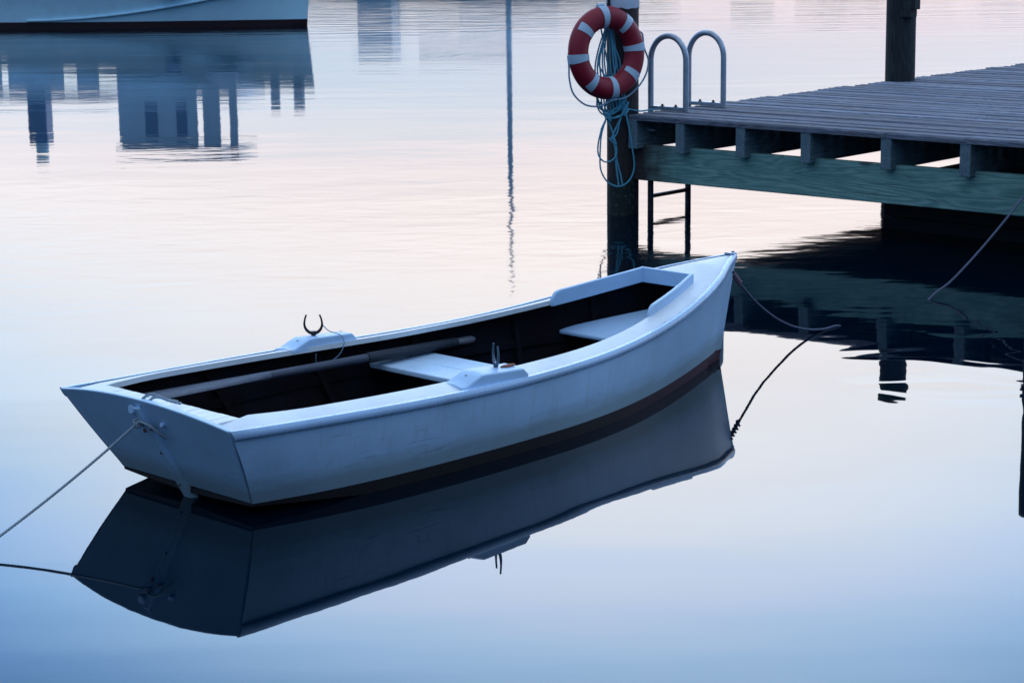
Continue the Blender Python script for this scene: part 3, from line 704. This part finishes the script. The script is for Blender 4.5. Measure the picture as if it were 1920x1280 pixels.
# ------------------------------------------------------------ swim ladder
lad = empty('dock_ladder', 'aluminium swim ladder with two arched handrails bolted to the corner of the pier', 'ladder', (KX, KY, 0), KA)
for vv in (.365, .872):
    bm = bmesh.new(); xa, xb, R = -.058, .292, .175; cx = (xa+xb)/2; path = []
    path.append((xa, vv, ZD-.02 if vv < 0 else .56))
    for k in range(8): path.append((xa, vv, .56+(1.215-.56)*(k+1)/8))
    for k in range(1, 24): a = PI-PI*k/24; path.append((cx+R*math.cos(a), vv, 1.215+R*1.10*math.sin(a)))
    for k in range(6): path.append((xb, vv, 1.215+(ZD+.004-1.215)*k/5))
    tube(bm, path, .0235, 20); h_ = from_bm('handrail', bm, 'alu', lad, smooth=True)
    bm = bmesh.new(); box(bm, xa+.01, xb-.01, vv-.022, vv+.022, ZD+.006, ZD+.036); from_bm('mounting_plate', bm, 'alu', h_, bevel=.003)
    for q in (.34, .72):
        u = xa+(xb-xa)*q; bm = bmesh.new(); cyl(bm, (u, vv-.002, ZD+.034), (u, vv-.002, ZD+.040), .018, 14); cyl(bm, (u, vv-.002, ZD+.040), (u, vv-.002, ZD+.054), .010, 6); from_bm('bolt', bm, 'iron', h_)
    bm = bmesh.new(); tube(bm, [(xa, vv, .56), (xa, vv, .2), (xa, vv, -.6)], .0245, 18); from_bm('rail', bm, 'alu_dark', lad, smooth=True)
for z in (.62, .44, .115, -.14, -.39):
    bm = bmesh.new(); tube(bm, [(-.058, .365, z), (-.058, .872, z)], .017, 14); from_bm('rung', bm, 'alu_dark', lad, smooth=True)

# ------------------------------------------------------------ life ring on the corner pile
pc = pw(-.135, .10, 0)                        # pile axis
# ring frame: e1 horizontal in the ring's plane (right side farther away), e2 up, n towards the viewer
YAW = math.radians(35)
e1 = Vector((math.cos(YAW), math.sin(YAW), 0)); nrm = Vector((math.sin(YAW), -math.cos(YAW), 0)); e2 = Vector((0, 0, 1))
tilt = math.radians(4); e2 = (Matrix.Rotation(-tilt, 3, e1) @ e2); nrm = (Matrix.Rotation(-tilt, 3, e1) @ nrm)
RC = Vector((pc.x-.142, pc.y-.285, 1.302)); RR, RT = .276, .085
ringobj = empty('life_ring', 'red life ring with pale bands hanging on the corner pile of the pier', 'life ring')
spin = math.radians(6)
def rp(a, r, off=0): return RC+(e1*math.cos(a)+e2*math.sin(a))*r+nrm*off
def torus_pt(a, b, grow=0, sq=1.0):
    q = RT+grow; return rp(a, RR+q*math.cos(b), q*sq*math.sin(b))
bm = bmesh.new(); NA, NBB = 96, 28; rows = []
for i in range(NA+1): rows.append([torus_pt(2*PI*(i % NA)/NA, 2*PI*(j % NBB)/NBB, 0, .82) for j in range(NBB+1)])
loft(bm, rows); body = from_bm('ring_body', bm, 'ring', ringobj, smooth=True)
def band(ac, half, b0, b1, grow=.003):
    bm = bmesh.new(); rows = []; n = 8; mm_ = 26
    for g in (grow, -.002):
        rr = []
        for i in range(n+1): rr.append([torus_pt(ac+(-half+2*half*i/n), b0+(b1-b0)*j/mm_, g, .82) for j in range(mm_+1)])
        rows.append(loft(bm, rr))
    O_, I_ = rows
    for j in range(mm_):
        bm.faces.new((O_[0][j], O_[0][j+1], I_[0][j+1], I_[0][j])); bm.faces.new((O_[-1][j+1], O_[-1][j], I_[-1][j], I_[-1][j+1]))
    from_bm('reflective_band', bm, 'tape', body, smooth=True)
for k in range(4): band(PI/2+spin-PI/2*k, math.radians(5.8), 0, 2*PI, .004)
for k in range(4): band(PI/4+spin-PI/2*k, math.radians(5.8), math.radians(28), math.radians(152), .0025)
GR = RR+RT+.006
def gl(a, r, off=0.0, dz=0): return rp(a, r, off)+Vector((0, 0, dz))
t90 = PI/2+spin
bm = bmesh.new()
aR, aL, aT, aB = spin, PI+spin, PI/2+spin, -PI/2+spin
rope(bm, [gl(aR+.30, GR+.004), gl(aR+.24, GR+.02), gl(aR+.1, GR+.012), gl(aR, GR+.008), gl(aR-.12, GR+.02), gl(aR-.30, GR+.055), gl(aR-.55, GR+.06), gl(aR-.85, GR+.045), gl(aR-1.2, GR+.03), gl(aB+.12, GR+.01), gl(aB, GR+.006)], .0068)
rope(bm, [gl(aB, GR+.006), gl(aB-.12, GR+.016), gl(aB-.35, GR+.055), gl(aB-.65, GR+.085), gl(aB-.95, GR+.085), gl(aB-1.2, GR+.05), gl(aL+.14, GR+.015), gl(aL, GR+.006)], .0068)
rope(bm, [gl(aL, GR+.006), gl(aL-.15, GR-.04, -.05), gl(aL-.5, GR-.13, -.075), gl(aL-.9, GR-.16, -.08), gl(aT+.25, GR-.10, -.08), gl(aT, GR+.004, -.03)], .0068)
rope(bm, [gl(aT, GR+.006), gl(aT-.2, GR-.01, -.07), gl(aT-.6, GR-.02, -.09), gl(aT-1.0, GR-.01, -.05), gl(aR+.32, GR+.002)], .0068)
from_bm('grab_line', bm, 'grab_rope', ringobj, smooth=True)
# clips that hold the grab line to the bands
for a in (aR, aB, aL, aT):
    bm = bmesh.new(); c = gl(a, GR); tdir = (-e1*math.sin(a)+e2*math.cos(a)); cyl(bm, c-tdir*.032, c+tdir*.032, .014, 12); from_bm('rope_clip', bm, 'tape', body, smooth=True)
# hook on the pile that carries ring and coil
hk = RC+e2*(RR-RT*.6)+nrm*(-.0)
bm = bmesh.new(); top = Vector((pc.x-.05, pc.y-.115, 1.50)); tube(bm, catmull([Vector((pc.x, pc.y-.08, 1.50)), top, hk+Vector((.03, -.0, -.02)), hk+Vector((.0, -.02, -.025)), hk+Vector((-.01, -.05, .0))], 8), .010, 10)
from_bm('hook', bm, 'iron', pk, smooth=True)
# black strap and small plate by the sleeve
bm = bmesh.new(); o_ = Vector((pc.x-.115, pc.y-.085, 0)); tube(bm, [o_+Vector((0, 0, 1.60)), o_+Vector((0, 0, 1.80))], .011, 8)
for z in (1.60, 1.66): cyl(bm, o_+Vector((0, 0, z)), o_+Vector((0, 0, z+.012)), .016, 8)
b_ = from_bm('strap', bm, 'black', None, smooth=True); b_.parent = pk; b_.matrix_parent_inverse = (Matrix.Translation((KX, KY, 0)) @ Matrix.Rotation(KA, 4, 'Z')).inverted()
for ob in (bpy.data.objects['hook'],): ob.matrix_parent_inverse = (Matrix.Translation((KX, KY, 0)) @ Matrix.Rotation(KA, 4, 'Z')).inverted()

# ------------------------------------------------------------ pale blue throwing line, coiled and hanging on the pile
SC = 1/236.0
def cp(px, py, d):   # metres right of the pile axis, metres up, d = distance in front of the axis
    return Vector((pc.x+(px-1168)*SC, pc.y-d, ZD+(209.5-py)*SC*1.02))
coil = empty('throw_line', 'pale blue throwing line hung in tangled coils on the corner pile below the life ring', 'rope', (pc.x-.12, pc.y-.2, .3)); 
bm = bmesh.new(); rr = .0062
def R_(pts, r=rr): rope(bm, [cp(*p) for p in pts], r, 8, r*1.5)
# hanging skein between the hook and the bight under the ring
random.seed(5)
for k, (mx, bx, by) in enumerate(((1115, 1120, 190), (1119, 1128, 200), (1123, 1133, 205), (1128, 1138, 208), (1132, 1145, 206), (1137, 1150, 203), (1143, 1156, 200), (1149, 1163, 196), (1155, 1168, 190), (1160, 1172, 186), (1121, 1170, 198), (1153, 1130, 209))):
    d = .145+.012*(k % 4)+(0 if 1140 < mx else .0)
    top = (1128+random.uniform(-5, 12)+(8 if k > 6 else 0), 55+random.uniform(-2, 3), d+.02)
    R_([top, ((top[0]*.45+mx*.55), 82+random.uniform(-4, 4), d), (mx, 118+random.uniform(-6, 6), d), (mx+(bx-mx)*.5, 160+random.uniform(-4, 4), d), (bx, by, d+.01)])
# bights looping under the ring
for (ax, ay, mx, my, bx, by, d) in ((1117, 178, 1134, 211, 1170, 180, .20), (1120, 182, 1140, 206, 1172, 184, .18), (1123, 186, 1148, 216, 1175, 186, .21), (1130, 190, 1152, 204, 1168, 178, .17), (1118, 180, 1128, 200, 1140, 213, .19), (1136, 214, 1156, 213, 1176, 187, .2), (1134, 218, 1150, 200, 1160, 178, .2)):
    R_([(ax, ay, d), ((ax+mx)/2-5, (ay+my)/2+6, d), (mx, my, d), ((mx+bx)/2+3, (my+by)/2+8, d), (bx, by, d)])
# the turn that gathers the skein
for q in range(4): R_([(1131+q, 210+q*3, .20), (1136, 207+q*3, .225), (1141+q*.6, 212+q*3, .21), (1136, 216+q*3, .20)])
R_([(1136, 214, .2), (1127, 234, .19), (1120, 262, .18), (1120, 283, .18), (1129, 295, .18), (1141, 296, .19), (1151, 288, .2), (1154, 276, .2), (1151, 258, .2), (1144, 236, .2), (1137, 218, .2)])
R_([(1134, 218, .21), (1127, 240, .2), (1124, 262, .19), (1123, 300, .19), (1127, 318, .19), (1138, 334, .19), (1156, 342, .19), (1172, 336, .2), (1183, 322, .2), (1187, 302, .2), (1184, 276, .21), (1179, 244, .21), (1172, 212, .2), (1169, 192, .2)])
R_([(1133, 222, .2), (1126, 236, .195), (1124.5, 250, .195)], .0075); 
R_([(1168, 190, .19), (1164, 210, .19), (1157, 226, .19), (1150, 240, .2), (1146, 250, .2), (1142, 256, .2)])
R_([(1171, 192, .2), (1160, 222, .2), (1155, 243, .2), (1147, 256, .2), (1151, 270, .2), (1156, 300, .19), (1161, 318, .19), (1165, 338, .19)])
R_([(1147, 250, .21), (1152, 268, .2), (1152, 288, .19), (1155, 318, .19), (1158, 340, .19)])
R_([(1140, 253, .21), (1146, 259, .21), (1153, 264, .21), (1150, 256, .21), (1143, 252, .21)])
# tail lying over the deck edge to the ladder foot
p0 = cp(1168, 212, .2); rope(bm, [p0, cp(1176, 203, .17), pw(-.03, .02, ZD+.035), pw(.015, .12, ZD+.014), pw(.02, .22, ZD+.012), pw(.03, .30, ZD+.012), pw(.06, .34, ZD+.012)], rr, 8, rr*1.5)
o = from_bm('coiled_rope', bm, 'blue_rope', None, smooth=True, weld=False); o.parent = coil; o.matrix_parent_inverse = Matrix.Translation(coil.location).inverted()

# ------------------------------------------------------------ second mooring line at the right edge of the frame
bm = bmesh.new(); a0 = pw(3.76, -.04, .86); a1 = Vector((2.585, 12.35, 0)); pts = []
for k in range(8):
    t = k/7; p = a0.lerp(a1, t); p.z = .86*(1-t)**1.25; pts.append(p)
pts.append(a1+(a1-a0)*.15+Vector((0, 0, -.05)))
rope(bm, pts, .0070)
for k in range(3):
    c = pw(3.73, -.16, .85+k*.02); rope(bm, [c+Vector((math.cos(a)*.15, math.sin(a)*.15, 0)) for a in [2*PI*i/16 for i in range(17)]], .0085, 4)
o = from_bm('dock_line', bm, 'dark_rope', None, smooth=True, weld=False); o['label'] = 'blue-grey dock line hanging from the right end of the pier down into the shaded water'; o['category'] = 'rope'

# ------------------------------------------------------------ far workboat (bow at right), most of it above the frame and seen mirrored
FB = empty('motor_boat', 'large pale blue cabin boat with black boot stripe at the upper left', 'boat', (-4.50, 46.05, 0), math.radians(180-13))
FL = 12.5
fb_b = smooth_fn([0, .05, .15, .3, .5, .8, 1], [.03, .42, .95, 1.4, 1.62, 1.6, 1.45]); fb_w = smooth_fn([0, .05, .15, .3, .5, .8, 1], [.02, .22, .62, 1.12, 1.45, 1.5, 1.35])
fb_z = smooth_fn([0, .12, .3, .45, .6, 1], [1.42, 1.30, 1.12, .98, .88, .85])
# its own frame: +x runs aft; the near side is +y after the half turn
bm = bmesh.new()
for side in (1, -1):
    rows = []
    for i in range(50):
        s = i/49; A = Vector((s*FL-.12*(1-s)**6, side*fb_b(s), fb_z(s))); B = Vector((s*FL+.0, side*fb_w(s), .155)); rows.append([A.lerp(B, k/6)-Vector((0, side*.05*math.sin(PI*k/6)*(1-s), 0)) for k in range(7)])
    loft(bm, rows)
bm.faces.new([bm.verts.new(p) for p in ((FL, -fb_b(1), fb_z(1)), (FL, fb_b(1), fb_z(1)), (FL, fb_w(1), .155), (FL, -fb_w(1), .155))])
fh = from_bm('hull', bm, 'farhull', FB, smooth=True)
bm = bmesh.new()
for side in (1, -1):
    loft(bm, [[(s*FL, side*(fb_w(s)+.002), .156), (s*FL+.03, side*(fb_w(s)-.04 if fb_w(s) > .06 else .005), -.25), (s*FL, 0, -.3)] for s in [i/49 for i in range(50)]])
bm.faces.new([bm.verts.new(p) for p in ((FL, -fb_w(1), .155), (FL, fb_w(1), .155), (FL, fb_w(1), -.2), (FL, -fb_w(1), -.2))])
from_bm('boot_stripe', bm, 'farboot', FB, smooth=True)
bm = bmesh.new(); rows = []      # spray rail rising towards the bow
for i in range(40):
    t = i/39; x = 6.1-5.0*t; s = x/FL; z = .19+.02*t+.62*t**1.9; f = (z-.155)/(fb_z(s)-.155); y = fb_w(s)+(fb_b(s)-fb_w(s))*f-.03
    rows.append([(x, y, z+.022), (x, y+.07, z+.012), (x, y+.07, z-.012), (x, y, z-.03)])
V = loft(bm, rows); bm.faces.new(V[0]); from_bm('spray_rail', bm, 'farhull', fh, smooth=True)
bm = bmesh.new(); loft(bm, [[(s*FL-.1*(1-s)**6, -fb_b(s)*k/3, fb_z(s)-.01+.03*(1-(k/3)**2)) for k in range(-3, 4)] for s in [i/30 for i in range(31)]]); from_bm('deck', bm, 'farhull', FB, smooth=True)
bm = bmesh.new(); cyl(bm, (2.75, 1.1, .80), (2.75, 1.42, .80), .13, 18); from_bm('porthole', bm, 'fardark', fh, smooth=True)
# wheelhouse: posts, low wall, high wall with gaps, roof
def fbox(name, mt_, *b, parent=None, bev=.02):
    bm = bmesh.new(); box(bm, *b); return from_bm(name, bm, mt_, parent or FB, bevel=bev)
yw = .95
fbox('wheelhouse', 'farcabin', 1.40, 4.25, -yw, yw, .9, 1.62)
fbox('wheelhouse_wall', 'farcabin', 2.35, 4.25, yw-.05, yw, 1.622, 2.60)
fbox('wheelhouse_wall', 'farcabin', 1.81, 2.22, yw-.05, yw, 1.622, 2.72)
fbox('post', 'farcabin', 1.40, 1.59, yw-.05, yw, 1.622, 2.72)
fbox('wheelhouse_wall', 'farcabin', 3.15, 4.25, -yw, -yw+.05, 1.622, 2.60)
fbox('wheelhouse_roof', 'farhull', 1.35, 4.32, -.2, yw+.1, 2.722, 2.79)
fbox('window_band', 'farhull', 2.36, 4.2, yw-.04, yw-.01, 2.602, 2.72)
fbox('window_band', 'fardark', 3.3, 3.6, yw+.002, yw+.012, 1.75, 2.45); fbox('window_band', 'fardark', 2.6, 2.85, yw+.002, yw+.012, 1.75, 2.45)
for a, b_ in ((4.55, 5.08), (5.40, 6.76), (6.92, 8.8)): fbox('stern_cabin_wall', 'farcabin', a, b_, 1.2, 1.25, .80, 1.56)
fbox('canopy', 'farcabin', 4.33, 8.8, -1.3, 1.3, 1.562, 1.62)
fbox('exhaust_stack', 'fardark', 5.88, 6.33, .9, 1.25, 1.622, 2.6)
bm = bmesh.new(); cyl(bm, (6.1, 1.07, 2.602), (6.1, 1.07, 3.0), .15, 12, .14); from_bm('mast', bm, 'farhull', FB, smooth=True)
for x, r_ in ((.12, .13), (.62, .11)):
    bm = bmesh.new(); cyl(bm, (x+.05, .2+x*.35, fb_z(x/FL)-.02), (x+.05, .2+x*.35, 1.85), r_, 10); from_bm('bow_post', bm, 'farcabin', FB, smooth=True)

# ------------------------------------------------------------ moored craft beyond the top of the frame: the water shows their mirror image
SBt = empty('sailing_boat', 'moored sailing boat whose tall mast is mirrored as a dark vertical line', 'boat', (.02, 66, 0), math.radians(4))
bm = bmesh.new()
hb = smooth_fn([0, .15, .5, .8, 1], [.9, 1.15, 1.3, .8, .03])
for side in (1, -1): loft(bm, [[(-3.6+7.8*s, side*hb(s), .62+.12*s), (-3.6+7.8*s, side*hb(s)*.85, .35), (-3.6+7.6*s, side*hb(s)*.6, -.2)] for s in [i/24 for i in range(25)]])
loft(bm, [[(-3.6+7.8*s, -hb(s), .62+.12*s), (-3.6+7.8*s, hb(s), .62+.12*s)] for s in [i/24 for i in range(25)]])
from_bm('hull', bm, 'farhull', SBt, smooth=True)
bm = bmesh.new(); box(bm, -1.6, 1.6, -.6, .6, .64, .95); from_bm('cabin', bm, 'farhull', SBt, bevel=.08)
bm = bmesh.new(); cyl(bm, (0, 0, .6), (0, 0, 6.0), .095, 14, .08); ms = from_bm('mast', bm, 'farcabin', SBt, smooth=True)
bm = bmesh.new(); cyl(bm, (0, 0, 6.0), (0, 0, 9.6), .075, 14, .02); from_bm('mast_top', bm, 'farcabin', ms, smooth=True)
bm = bmesh.new(); cyl(bm, (0, 0, 1.9), (-2.9, 0, 1.85), .11, 12); from_bm('boom', bm, 'fardark', SBt, smooth=True)
CB = empty('cabin_cruiser', 'small moored cabin cruiser mirrored left of the sailing boat', 'boat', (-4.4, 70, 0), math.radians(-8))
bm = bmesh.new()
for side in (1, -1): loft(bm, [[(-2.6+5*s, side*hb(s), .8+.15*s), (-2.6+4.9*s, side*hb(s)*.8, .3), (-2.6+4.8*s, side*hb(s)*.6, -.2)] for s in [i/24 for i in range(25)]])
loft(bm, [[(-2.6+5*s, -hb(s), .8+.15*s), (-2.6+5*s, hb(s), .8+.15*s)] for s in [i/24 for i in range(25)]])
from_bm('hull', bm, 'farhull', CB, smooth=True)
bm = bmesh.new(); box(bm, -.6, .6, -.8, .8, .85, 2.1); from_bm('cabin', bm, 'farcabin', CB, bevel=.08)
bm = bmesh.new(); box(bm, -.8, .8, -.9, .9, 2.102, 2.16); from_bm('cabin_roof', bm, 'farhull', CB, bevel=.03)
